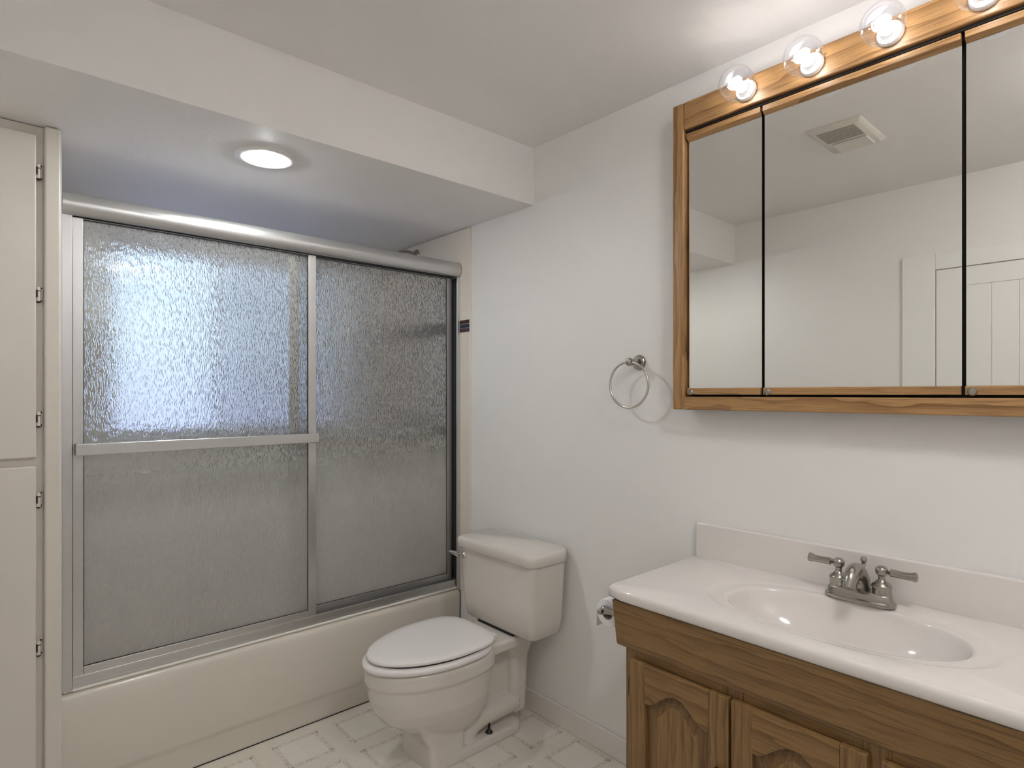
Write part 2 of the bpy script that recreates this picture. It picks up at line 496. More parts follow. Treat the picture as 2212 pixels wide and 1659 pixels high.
# tile surround of the tub (three faces), liner stripe at shoulder height
def liner(bm, pts0, pts1):
    pass
TX = -2.25
bm = NB(); box(bm, XW, TX, -0.009, 0.0, 0.39, ZS - 0.004)
t1 = struct('trim_1', bm, M['tileX'], smooth=False, bevel=0.003)
bm = NB()
box(bm, XW, XW + 0.009, YE, WY0, 0.39, ZS - 0.004); box(bm, XW, XW + 0.009, WY1, -0.009, 0.39, ZS - 0.004)
box(bm, XW, XW + 0.009, WY0, WY1, 0.39, WZ0); box(bm, XW, XW + 0.009, WY0, WY1, WZ1, ZS - 0.004)
t2 = struct('trim_2', bm, M['tileY'], smooth=False)
bm = NB(); box(bm, XW + 0.009, -2.36, YE, YE + 0.006, 0.39, ZS - 0.004)
t3 = struct('trim_3', bm, M['tileX'], smooth=False)
bm = NB()
for zc, mi in ((1.693, 0), (1.673, 1), (1.653, 0)):
    n = 5
    for i in range(n):
        w = (TX - 0.001 - XW - 0.012) / n
        box(bm, XW + 0.012 + i * w + 0.001, XW + 0.012 + (i + 1) * w - 0.001, -0.0135, -0.0095, zc - 0.0088, zc + 0.0088, mi)
struct('trim_4', bm, [M['maroon'], M['navy']], bevel=0.003)
# window of the tub alcove: vinyl slider, insect screen over one sash
bm = NB()
xf0, xf1 = XW - 0.13, XW - 0.08
box(bm, xf0, xf1, WY0, WY1, WZ0, WZ0 + 0.05); box(bm, xf0, xf1, WY0, WY1, WZ1 - 0.05, WZ1)
box(bm, xf0, xf1, WY0, WY0 + 0.05, WZ0 + 0.05, WZ1 - 0.05); box(bm, xf0, xf1, WY1 - 0.05, WY1, WZ0 + 0.05, WZ1 - 0.05)
box(bm, xf0, xf1, -0.84, -0.78, WZ0 + 0.05, WZ1 - 0.05)
win = struct('window_1', bm, M['winframe'], smooth=False, bevel=0.004)
struct('pane', box(NB(), XW - 0.110, XW - 0.106, WY0 + 0.05, -0.84, WZ0 + 0.05, WZ1 - 0.05), M['winglass'], parent=win, smooth=False)
struct('pane', box(NB(), XW - 0.110, XW - 0.106, -0.78, WY1 - 0.05, WZ0 + 0.05, WZ1 - 0.05), M['winglass'], parent=win, smooth=False)
struct('insect_screen', box(NB(), XW - 0.127, XW - 0.126, -0.78, WY1 - 0.05, WZ0 + 0.05, WZ1 - 0.05), M['screen'], parent=win, smooth=False)

# entry door seen in the mirror: flat casing, plank-panelled leaf
bm = NB()
cx0, cx1, ci0, ci1, ct, cit = -0.922, 0.080, -0.782, -0.060, 2.03, 1.95
box(bm, cx0, ci0, YF, YF + 0.016, 0.0, ct); box(bm, ci1, cx1, YF, YF + 0.016, 0.0, ct); box(bm, ci0, ci1, YF, YF + 0.016, cit, ct)
dr = struct('door_1', bm, M['doorwhite'], smooth=False, bevel=0.003)
bm = NB()
box(bm, ci0 + 0.003, ci1 - 0.003, YF, YF + 0.004, 0.01, cit - 0.003)
box(bm, ci0 + 0.003, ci0 + 0.115, YF + 0.004, YF + 0.011, 0.01, cit - 0.003); box(bm, ci1 - 0.115, ci1 - 0.003, YF + 0.004, YF + 0.011, 0.01, cit - 0.003)
for z0, z1 in ((cit - 0.09, cit - 0.003), (0.95, 1.05), (0.01, 0.20)):
    box(bm, ci0 + 0.115, ci1 - 0.115, YF + 0.004, YF + 0.011, z0, z1)
w = (ci1 - ci0 - 0.23) / 5
for i in range(5):
    for z0, z1 in ((0.20, 0.95), (1.05, cit - 0.09)):
        box(bm, ci0 + 0.115 + i * w + 0.003, ci0 + 0.115 + (i + 1) * w - 0.003, YF + 0.004, YF + 0.008, z0, z1)
leaf = struct('door_leaf', bm, M['doorwhite'], parent=dr, smooth=False, bevel=0.0015)
bm = NB(); lathe(bm, (-0.125, YF + 0.011, 0.98), (0, 1, 0), [(0.028, 0), (0.028, 0.006), (0.011, 0.010), (0.011, 0.03), (0.026, 0.038), (0.028, 0.052), (0.018, 0.062), (0.0, 0.064)], 24)
struct('door_knob', bm, M['satin'], parent=leaf)

# ------------------------------------------------------------------ bathtub
TY0, TY1 = YE + 0.004, -0.010
bm = NB()
prof = [(-2.352, 0.0), (-2.350, 0.085), (-2.347, 0.094), (-2.338, 0.104), (-2.335, 0.115), (-2.331, 0.30), (-2.329, 0.352), (-2.3305, 0.372), (-2.336, 0.388), (-2.346, 0.397), (-2.360, 0.400)]
va = [bm.verts.new((x, TY0, z)) for x, z in prof]
vb = [bm.verts.new((x, TY1, z)) for x, z in prof]
for i in range(len(prof) - 1):
    bm.faces.new((va[i], va[i + 1], vb[i + 1], vb[i]))
rings = [rrect(-3.089, -2.360, TY0, TY1, 0.002, 0.400, 8), rrect(-3.03, -2.43, TY0 + 0.07, TY1 - 0.09, 0.12, 0.400, 8),
         rrect(-3.02, -2.44, TY0 + 0.08, TY1 - 0.10, 0.12, 0.392, 8), rrect(-2.98, -2.475, TY0 + 0.16, TY1 - 0.13, 0.13, 0.20, 8),
         rrect(-2.95, -2.50, TY0 + 0.24, TY1 - 0.16, 0.13, 0.115, 8), rrect(-2.90, -2.55, TY0 + 0.32, TY1 - 0.22, 0.10, 0.09, 8)]
loops(bm, rings, cap0=False)
# wall-side and bottom skirts close the shell
loops(bm, [rrect(-3.089, -2.360, TY0, TY1, 0.002, 0.400, 8), rrect(-3.089, -2.360, TY0, TY1, 0.002, 0.0, 8)], cap0=False)
tub = root('bathtub', 'bone coloured bathtub with a smooth apron under the sliding glass doors', 'bathtub', (-2.72, -0.79, 0))
obj('tub_shell', bm, M['tub'], tub, angle=50)
bm = NB()
N_ = 60
pts = []
for i in range(N_ + 1):
    y = TY0 + 0.005 + (TY1 - TY0 - 0.01) * i / N_
    lump = 0.0025 * (1 if -0.62 < y < -0.22 else 0.15) * (random.random() - 0.3)
    pts.append((-2.3395 + lump, y, 0.4005))
tube(bm, pts, [0.0045 + 0.0025 * (1 if -0.62 < p[1] < -0.22 else 0.2) * random.random() for p in pts], 8)
obj('caulk_bead', bm, M['caulk'], tub, label='lumpy white caulk bead')
bm = NB(); lathe(bm, (-2.72, TY1 - 0.125, 0.27), (0, -1, 0.2), [(0.035, 0), (0.035, 0.006), (0.028, 0.010), (0, 0.012)], 28)
obj('overflow_plate', bm, M['chrome'], tub)

obj('dark_gap_line', box(NB(), -2.3535, -2.3495, TY0 + 0.01, TY1 - 0.01, 0.0004, 0.0034), M['black'], tub, smooth=False, label='thin dark line along the floor')  # black strip paints the dark gap between tub and floor

# tub and shower fittings on the back wall, seen blurred through the glass
r_ = root('overhead_shower', 'nickel shower head on a curved arm poking above the glass door header', 'shower head', (-2.716, -0.01, 2.089))
bm = NB(); lathe(bm, (-2.716, -0.009, 2.089), (0, -1, 0), [(0.030, 0), (0.030, 0.004), (0.022, 0.012), (0.010, 0.016), (0.0, 0.016)], 28)
obj('flange', bm, M['nickel'], r_)
bm = NB(); tube(bm, bez([(-2.716, -0.012, 2.089), (-2.716, -0.06, 2.098), (-2.716, -0.11, 2.085), (-2.716, -0.15, 2.045)], 8), 0.0095, 14)
obj('shower_arm', bm, M['nickel'], r_)
bm = NB(); lathe(bm, (-2.716, -0.148, 2.05), (0, -0.62, -0.78), [(0.012, 0), (0.014, 0.012), (0.014, 0.022), (0.03, 0.045), (0.04, 0.06), (0.040, 0.068), (0.036, 0.07), (0, 0.07)], 28)
obj('spray_head', bm, M['nickel'], r_)
r_ = root('shower_valve', 'round nickel shower valve plate behind the right glass door', 'shower valve', (-2.707, -0.01, 1.186))
bm = NB(); lathe(bm, (-2.707, -0.009, 1.186), (0, -1, 0), [(0.085, 0), (0.085, 0.004), (0.070, 0.012), (0.03, 0.018), (0.028, 0.05), (0.0, 0.052)], 36)
obj('escutcheon', bm, M['nickel'], r_)
bm = NB(); tube(bm, [(-2.707, -0.052, 1.186), (-2.707, -0.060, 1.15), (-2.707, -0.066, 1.11)], [0.012, 0.010, 0.007], 14)
obj('lever', bm, M['nickel'], r_)
r_ = root('tub_spout', 'nickel tub spout low behind the right glass door', 'tub spout', (-2.76, -0.01, 0.50))
bm = NB(); tube(bm, bez([(-2.76, -0.009, 0.51), (-2.76, -0.06, 0.512), (-2.76, -0.11, 0.505), (-2.76, -0.135, 0.48)], 6), [0.030] * 7 + [0.028] * 6 + [0.026] * 6, 20)
obj('spout_body', bm, M['nickel'], r_)

# ------------------------------------------------------------------ shower enclosure: fixed frame and two sliding panels
fr = root('shower_door_frame', 'brushed aluminium shower door frame with rounded header spanning the tub', 'shower door frame', (-2.36, -0.78, 0.40))
JY0, JY1 = YE + 0.004, -0.0095
prof = [(-2.392, 1.916), (-2.392, 1.980), (-2.388, 1.986), (-2.345, 1.987), (-2.332, 1.984), (-2.321, 1.976), (-2.314, 1.964), (-2.311, 1.950), (-2.313, 1.936),
        (-2.319, 1.924), (-2.329, 1.916), (-2.335, 1.9135), (-2.339, 1.9135), (-2.339, 1.920), (-2.388, 1.920), (-2.388, 1.916)]
bm = NB(); loops(bm, [[(x, JY0, z) for x, z in prof], [(x, JY1 - 0.004, z) for x, z in prof]])
obj('header', bm, M['alu'], fr, angle=30)
obj('header_dark_strip', box(NB(), -2.3875, -2.340, JY0 + 0.03, JY1 - 0.018, 1.912, 1.9195), M['rubber_shade'], fr, smooth=False)  # black strip puts the shade inside the header into colour
obj('jamb_dark_strip', box(NB(), -2.383, -2.340, JY1 - 0.0075, JY1 - 0.0052, 0.44, 1.911), M['rubber_shade'], fr, smooth=False)  # black strip painted in for the dark channel beside the jamb
bm = NB(); box(bm, -2.390, -2.338, JY0, JY0 + 0.028, 0.400, 1.916)
obj('jamb', bm, M['alu'], fr, bevel=0.002)
bm = NB(); box(bm, -2.392, -2.326, JY1 - 0.005, JY1, 0.400, 1.914); box(bm, -2.338, -2.326, JY1 - 0.016, JY1 - 0.005, 0.400, 1.914); box(bm, -2.392, -2.384, JY1 - 0.016, JY1 - 0.005, 0.400, 1.914)
obj('jamb', bm, M['alu'], fr, bevel=0.0015)
bm = NB()
box(bm, -2.392, -2.342, JY0 + 0.028, JY1 - 0.016, 0.400, 0.414); box(bm, -2.346, -2.342, JY0 + 0.028, JY1 - 0.016, 0.414, 0.440)
box(bm, -2.366, -2.363, JY0 + 0.028, JY1 - 0.016, 0.414, 0.434); box(bm, -2.392, -2.388, JY0 + 0.028, JY1 - 0.016, 0.414, 0.440)
obj('bottom_track', bm, M['alu'], fr, bevel=0.001)

def slide_panel(nm, label, x, y0, y1, z0, z1, sl, sr, rb, rt, metal, metal_edge, bar_side):
    o = root(nm, label, 'shower door', (x, (y0 + y1) / 2, z0))
    hx = 0.008
    bm = box(NB(), x - 0.0025, x + 0.0025, y0 + sl - 0.003, y1 - sr + 0.003, z0 + rb - 0.003, z1 - rt + 0.001)
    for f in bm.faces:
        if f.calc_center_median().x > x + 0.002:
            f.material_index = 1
    obj('glass_pane', bm, [M['rain'], M['rainhaze']], o, smooth=False)
    obj('stile', box(NB(), x - hx, x + hx, y0, y0 + sl, z0, z1), metal, o, bevel=0.0015)
    obj('stile', box(NB(), x - hx, x + hx, y1 - sr, y1, z0, z1), metal_edge, o, bevel=0.0015)
    obj('rail', box(NB(), x - hx, x + hx, y0 + sl, y1 - sr, z0, z0 + rb), metal_edge if bar_side < 0 else metal, o, bevel=0.0015)
    obj('rail', box(NB(), x - hx, x + hx, y0 + sl, y1 - sr, z1 - rt, z1), metal, o, bevel=0.0015)
    bm = NB()
    g = 0.002
    for a, b_, c, d in ((y0 + sl, y0 + sl + g, z0 + rb, z1 - rt), (y1 - sr - g, y1 - sr, z0 + rb, z1 - rt), (y0 + sl, y1 - sr, z0 + rb, z0 + rb + g), (y0 + sl, y1 - sr, z1 - rt - g, z1 - rt)):
        box(bm, x - 0.0045, x + 0.0045, a, b_, c, d)
    obj('gasket', bm, M['rubber_shade'], o, smooth=False)
    s = bar_side
    zb = 1.168
    xb = x + s * 0.045
    bar = obj('towel_bar', box(NB(), xb - 0.005, xb + 0.005, y0 + 0.004, y1 - 0.004, zb - 0.019, zb + 0.019), M['alu'], o, bevel=0.003)
    for ya in (y0 + 0.004, y1 - 0.020):
        obj('bracket', box(NB(), min(x + s * hx, xb), max(x + s * hx, xb), ya, ya + 0.016, zb - 0.019, zb + 0.019), M['alugrey'], bar, bevel=0.003)
    return o

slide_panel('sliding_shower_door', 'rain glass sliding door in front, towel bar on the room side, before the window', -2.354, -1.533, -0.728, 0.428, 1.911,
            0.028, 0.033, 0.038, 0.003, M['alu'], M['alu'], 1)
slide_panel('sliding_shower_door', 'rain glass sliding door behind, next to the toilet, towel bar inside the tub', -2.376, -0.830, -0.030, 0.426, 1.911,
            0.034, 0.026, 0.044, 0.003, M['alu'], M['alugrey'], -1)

# ------------------------------------------------------------------ linen cabinet on the left
lc = root('linen_cabinet', 'cream painted built-in linen cabinet with two plain doors left of the tub', 'cabinet', (-2.45, -1.72, 0))
CY0 = YF + 0.002
bm = NB(); box(bm, -2.60, -2.270, CY0, YE - 0.040, 0.0, ZS - 0.002)
obj('cabinet_body', bm, M['cabwhite'], lc, bevel=0.001)
bm = NB(); box(bm, -2.284, -2.247, -1.610, -1.5715, 0.0, ZS - 0.002)
obj('trim_board', bm, M['cabwhite'], lc, bevel=0.006, seg=3)
def cab_door(z0, z1, hz):
    d = obj('door', box(NB(), -2.2695, -2.250, CY0 + 0.004, -1.629, z0, z1), M['cabwhite'], lc, bevel=0.004, seg=3)
    for z in hz:
        bm = NB()
        box(bm, -2.2695, -2.266, -1.628, -1.6135, z - 0.026, z + 0.026)
        lathe(bm, (-2.257, -1.6235, z - 0.021), (0, 0, 1), [(0.0050, 0), (0.0055, 0.002), (0.0055, 0.040), (0.0050, 0.042)], 14)
        box(bm, -2.2655, -2.258, -1.6295, -1.6225, z - 0.020, z + 0.020)
        for s in (-1, 1):
            lathe(bm, (-2.266, -1.6175, z + 0.019 * s), (1, 0, 0), [(0.003, 0), (0.003, 0.002), (0.0015, 0.003)], 10, mi=1)
        box(bm, -2.2560, -2.2505, -1.6290, -1.6255, z - 0.010, z + 0.012, mi=1)
        lathe(bm, (-2.257, -1.6235, z - 0.0255), (0, 0, 1), [(0.0035, 0), (0.0058, 0.002), (0.0058, 0.0045)], 14, mi=1)
        lathe(bm, (-2.257, -1.6235, z + 0.008), (0, 0, 1), [(0.0058, 0), (0.0058, 0.0025)], 14, mi=1)
        obj('hinge', bm, [M['cabwhite'], M['bronze']], d, label='cream paint worn dark hinge')
cab_door(1.156, 2.114, (2.007, 1.642, 1.271))
cab_door(0.10, 1.131, (1.030, 0.589))

# ------------------------------------------------------------------ recessed light
rl = root('recessed_light', 'round white recessed light glowing in the soffit above the tub', 'recessed light', (CAN[0], CAN[1], ZS))
bm = NB(); lathe(bm, (CAN[0], CAN[1], ZS), (0, 0, -1), [(0.066, -0.012), (0.098, -0.0005), (0.0985, 0.003), (0.094, 0.006), (0.078, 0.008), (0.066, 0.004), (0.062, -0.012)], 48, cap0=False, cap1=False)
obj('trim_ring', bm, M['white'], rl)
bm = NB(); lathe(bm, (CAN[0], CAN[1], ZS), (0, 0, 1), [(0.064, 0.006), (0.062, 0.03), (0.058, 0.11), (0.0, 0.112)], 40, cap0=False)
obj('reflector', bm, M['white'], rl)
bm = NB(); lathe(bm, (CAN[0], CAN[1], ZS + 0.108), (0, 0, -1), [(0.018, 0), (0.020, 0.02), (0.034, 0.05), (0.042, 0.070), (0.043, 0.078), (0.038, 0.082), (0.0, 0.084)], 32)
obj('lamp', bm, M['canlamp'], rl, label='glowing reflector lamp')
bm = NB()
for a in (0.5, 2.6, 4.7):
    c, s = math.cos(a), math.sin(a)
    bm = NB()
    tube(bm, [(CAN[0] + 0.061 * c, CAN[1] + 0.061 * s, ZS + 0.03), (CAN[0] + 0.050 * c, CAN[1] + 0.050 * s, ZS + 0.018), (CAN[0] + 0.036 * c, CAN[1] + 0.036 * s, ZS + 0.020)], 0.0035, 8)
    obj('retaining_clip', bm, M['fangrey'], rl)
def point_light(name, loc, energy, radius, col, parent):
    ld = bpy.data.lights.new(name, 'POINT')
    ld.energy = energy
    ld.shadow_soft_size = radius
    ld.color = col
    lo = bpy.data.objects.new(name, ld)
    COL.objects.link(lo)
    lo.location = Vector(loc) - WL[parent]
    lo.parent = parent
    return lo
point_light('lamp_light', (CAN[0], CAN[1], ZS + 0.012), CAN_W, 0.034, (0.97, 1.0, 0.97), rl)

# dome light added to brighten the room, out of camera and mirror view
DL = (0.03, -0.90)
cl = root('added_ceiling_light', 'added flush white dome fill light on the ceiling right of the vanity mirror', 'ceiling light', (DL[0], DL[1], ZC))
bm = NB(); lathe(bm, (DL[0], DL[1], ZC), (0, 0, -1), [(0.150, 0.0005), (0.152, 0.010), (0.146, 0.016), (0.0, 0.016)], 48)
obj('base_ring', bm, M['white'], cl)
bm = NB(); lathe(bm, (DL[0], DL[1], ZC - 0.0165), (0, 0, -1), [(0.140 * math.cos(t * PI / 16), 0.06 * math.sin(t * PI / 16)) for t in range(9)], 48)
obj('dome_shade', bm, emit('glowing_opal_glass', (1.0, 0.985, 0.968), FILL_DOME), cl, angle=180, label='glowing opal glass dome')

# exhaust fan on the ceiling, seen only in the mirror
ef = root('exhaust_fan', 'square cream ceiling exhaust fan reflected in the middle mirror', 'exhaust fan', (-0.885, -0.95, ZC))
fx0, fx1, fy0, fy1 = -0.985, -0.785, -1.105, -0.810
bm = NB()
loops(bm, [rrect(fx0, fx1, fy0, fy1, 0.01, ZC - 0.0005, 3), rrect(fx0, fx1, fy0, fy1, 0.01, ZC - 0.006, 3), rrect(fx0 + 0.012, fx1 - 0.012, fy0 + 0.012, fy1 - 0.012, 0.01, ZC - 0.016, 3)])
obj('fan_cover', bm, M['fanwhite'], ef)
bm = NB(); box(bm, -0.952, -0.815, -0.955, -0.835, ZC - 0.0185, ZC - 0.0155)
g = obj('grille', bm, M['fangrey'], ef, smooth=False, label='dark slotted air grille')
bm = NB()
for k in range(6):
    y = -0.945 + k * 0.020
    box(bm, -0.950, -0.817, y, y + 0.006, ZC - 0.0215, ZC - 0.018)
obj('louvre', bm, M['fangrey'], g, smooth=False)
bm = NB(); box(bm, -0.945, -0.815, -1.075, -0.975, ZC - 0.024, ZC - 0.0155)
obj('light_lens', bm, M['fanwhite'], ef, bevel=0.004)

# ------------------------------------------------------------------ toilet
TC = -1.852
def egg(w, yf, yb, yc, z, n=56, nb=2.7, cx=TC):
    pts = []
    for i in range(n):
        a = 2 * PI * i / n
        s, c = math.sin(a), math.cos(a)
        if c >= 0:   # front
            pts.append(Vector((cx + w * sgnpow(s, 1.03), yc - (yc - yf) * sgnpow(c, 1.06), z)))
        else:
            pts.append(Vector((cx + w * sgnpow(s, 2 / nb), yc + (yb - yc) * abs(c) ** (2 / nb), z)))
    return pts
to = root('toilet', 'bone two-piece toilet with white lid closed, between tub and vanity', 'toilet', (TC, -0.4, 0))
bm = NB()
secs = [(0.386, .178, -.752, -.265, -.47), (0.376, .184, -.760, -.262, -.47), (0.335, .184, -.760, -.262, -.47), (0.326, .177, -.751, -.265, -.47),
        (0.285, .173, -.748, -.27, -.47), (0.235, .166, -.730, -.275, -.46), (0.19, .152, -.695, -.28, -.45), (0.15, .132, -.645, -.29, -.44), (0.115, .108, -.590, -.30, -.43), (0.09, .08, -.55, -.32, -.43)]
loops(bm, [egg(w, yf, yb, yc, z) for z, w, yf, yb, yc in secs])
# front pedestal column flaring to the floor
ped = [(0.20, .110, -.64, -.405), (0.14, .100, -.595, -.405), (0.08, .100, -.565, -.41), (0.0, .112, -.568, -.42)]
loops(bm, [rrect(TC - w, TC + w, y0, y1, 0.022, z, 6) for z, w, y0, y1 in ped])
# web, foot and back column
box(bm, TC - 0.048, TC + 0.048, -0.45, -0.10, 0.0, 0.34)
loops(bm, [rrect(TC - .112, TC + .112, -.50, -.125, 0.05, 0.0, 6), rrect(TC - .112, TC + .112, -.50, -.125, 0.05, 0.030, 6), rrect(TC - .104, TC + .104, -.49, -.135, 0.05, 0.040, 6)])
loops(bm, [rrect(TC - .078, TC + .078, -.165, -.075, 0.03, 0.06, 6), rrect(TC - .086, TC + .086, -.165, -.068, 0.03, 0.28, 6), rrect(TC - .112, TC + .112, -.215, -.055, 0.03, 0.36, 6)])
# trapway bulges, both sides
for s in (-1, 1):
    tube(bm, bez([(TC + s * .052, -.385, .030), (TC + s * .054, -.372, .068), (TC + s * .053, -.335, .088), (TC + s * .050, -.26, .095), (TC + s * .048, -.13, .098)], 6), 0.041, 16)
# shelf under the tank
loops(bm, [rrect(TC - .118, TC + .118, -.33, -.05, 0.035, 0.345, 6), rrect(TC - .124, TC + .124, -.335, -.045, 0.035, 0.352, 6), rrect(TC - .124, TC + .124, -.335, -.045, 0.035, 0.380, 6), rrect(TC - .118, TC + .118, -.33, -.05, 0.035, 0.386, 6)])
bowl = obj('bowl', bm, M['porcelain'], to, angle=180)
rm = bowl.modifiers.new('remesh', 'REMESH'); rm.mode = 'VOXEL'; rm.voxel_size = 0.0042; rm.use_smooth_shade = True
sm = bowl.modifiers.new('smooth', 'SMOOTH'); sm.factor = 0.5; sm.iterations = 5
for s in (-1, 1):
    bm = NB(); lathe(bm, (TC + s * 0.086, -.290, 0.037), (0, 0, 1), [(0.016, 0), (0.0145, 0.006), (0.008, 0.013), (0.005, 0.016), (0.005, 0.040), (0.0, 0.042)], 16)
    obj('floor_bolt', bm, M['black'], to, label='dark exposed floor bolt')
# seat ring and lid
def slab(z0, z1, w, yf, yb, yc, nb, r=0.006, dome=0.0, hole=None):
    bm = NB()
    rs = [egg(w - r, yf + r, yb - r, yc, z0, nb=nb), egg(w - r * .3, yf + r * .3, yb - r * .3, yc, z0 + r * .3, nb=nb), egg(w, yf, yb, yc, z0 + r, nb=nb), egg(w, yf, yb, yc, z1 - r, nb=nb),
          egg(w - r * .3, yf + r * .3, yb - r * .3, yc, z1 - r * .3, nb=nb), egg(w - r, yf + r, yb - r, yc, z1, nb=nb)]
    if dome:
        for k, t in ((0.8, 0.4), (0.5, 0.8), (0.2, 1.0)):
            rs.append(egg(w * k, yc - (yc - yf) * k, yc + (yb - yc) * k, yc, z1 + dome * t, nb=nb))
    loops(bm, rs)
    return bm
obj('seat', slab(0.388, 0.410, .187, -.768, -.285, -.48, 3.0, 0.009), M['seat'], to, angle=60)
lid = obj('lid', slab(0.4165, 0.432, .177, -.752, -.282, -.465, 3.6, 0.006, 0.003), M['seat'], to, angle=60, label='closed white lid')
lid.rotation_euler = (0, 0, 0)
obj('lid_gap_dark', slab(0.409, 0.4175, .166, -.735, -.295, -.48, 3.0, 0.001), M['rubber_shade'], to)  # black sheet standing in for the shade between seat and lid
for s in (-1, 1):
    bm = NB(); box(bm, TC + s * .075 - .017, TC + s * .075 + .017, -.288, -.252, .386, .413)
    obj('seat_hinge', bm, M['seat'], to, bevel=0.006, seg=3)
# tank and tank lid
KX = -1.838
bm = NB()
tk = [(0.396, .202, -.186, -.030, .03), (0.405, .214, -.195, -.022, .035), (0.45, .221, -.200, -.020, .035), (0.56, .229, -.206, -.020, .035), (0.69, .238, -.212, -.020, .035)]
loops(bm, [rrect(KX - w, KX + w, y0, y1, r, z, 8) for z, w, y0, y1, r in tk])
obj('tank', bm, M['porcelain'], to, angle=50)
bm = NB()
L = [(0.688, .244, -.220, .045), (0.694, .249, -.226, .048), (0.722, .250, -.227, .048), (0.731, .246, -.223, .046), (0.736, .236, -.213, .042)]
loops(bm, [rrect(KX - w, KX + w, y0, -0.014, r, z, 8) for z, w, y0, r in L])
obj('tank_lid', bm, M['porcelain'], to, angle=50)
bm = NB(); box(bm, TC - .115, TC + .105, -.186, -.06, .384, .3965)
obj('tank_gasket', bm, M['rubber_shade'], to, smooth=False)
bm = NB(); lathe(bm, (KX - .190, -.210, .660), (0, -1, 0), [(0.016, 0), (0.016, 0.006), (0.012, 0.010), (0.0105, 0.016), (0, 0.017)], 20)
lv = obj('flush_lever', bm, M['chrome'], to)
bm = NB(); tube(bm, [(KX - .184, -.226, .661), (KX - .200, -.231, .662), (KX - .225, -.240, .665), (KX - .248, -.247, .668)], [0.0135, 0.0130, 0.0095, 0.0045], 14, scale=(1, 1))
obj('lever_handle', bm, M['chrome'], lv)

# ------------------------------------------------------------------ vanity
VX0, VX1, VYF = -0.995, -0.055, -0.445
va_ = root('vanity_cabinet', 'oak vanity cabinet with arched raised-panel doors under the sink top', 'vanity cabinet', (-0.525, -0.25, 0))
bm = NB()
box(bm, VX0, VX0 + 0.018, VYF + 0.019, -0.002, 0.0, 0.785); box(bm, VX1 - 0.018, VX1, VYF + 0.019, -0.002, 0.0, 0.785)
box(bm, VX0 + 0.018, VX1 - 0.018, VYF + 0.02, -0.002, 0.09, 0.108); box(bm, VX0 + 0.018, VX1 - 0.018, -0.008, -0.002, 0.108, 0.785)
box(bm, VX0 + 0.018, VX1 - 0.018, VYF + 0.075, VYF + 0.090, 0.0, 0.09)
obj('carcass', bm, M['voakZ'], va_, smooth=False)
for x0, x1 in ((VX0, VX0 + 0.034), (-0.712, -0.662), (-0.414, -0.364), (VX1 - 0.034, VX1)):
    obj('face_stile', box(NB(), x0, x1, VYF, VYF + 0.019, 0.09, 0.785), M['voakZ'], va_, bevel=0.0015)
for x0, x1 in ((VX0 + 0.034, -0.712), (-0.662, -0.414), (-0.364, VX1 - 0.034)):
    for z0, z1 in ((0.09, 0.125), (0.610, 0.785)):
        obj('face_rail', box(NB(), x0, x1, VYF, VYF + 0.019, z0, z1), M['voakX'], va_, bevel=0.0015)
# slanted apron board under the counter
pr = [(-0.4770, 0.7895), (-0.4585, 0.672), (-0.4560, 0.664), (-0.4500, 0.660), (-0.4462, 0.660), (-0.4462, 0.7895)]
bm = NB(); loops(bm, [[(-1.018, y, z) for y, z in pr], [(-0.032, y, z) for y, z in pr]])
obj('apron', bm, M['voakX'], va_, smooth=False, bevel=0.002)

def arch_contour(x0, x1, z0, zs, zp, inset=0.0, n=20):
    """cathedral outline: flat bottom, straight sides, ogee rising to a central peak"""
    x0 += inset; x1 -= inset; z0 += inset; zs -= inset; zp -= inset
    pts = [(x0, z0), (x1, z0)]
    w = x1 - x0
    for i in range(n + 1):
        t = 1 - i / n
        k = abs(t - 0.5) * 2            # 1 at the shoulder, 0 at the peak
        if k > 0.88:
            z = zs
        else:
            z = zs + (zp - zs) * (0.5 + 0.5 * math.cos(PI * k / 0.88)) ** 0.75
        pts.append((x0 + w * t, z))
    return pts

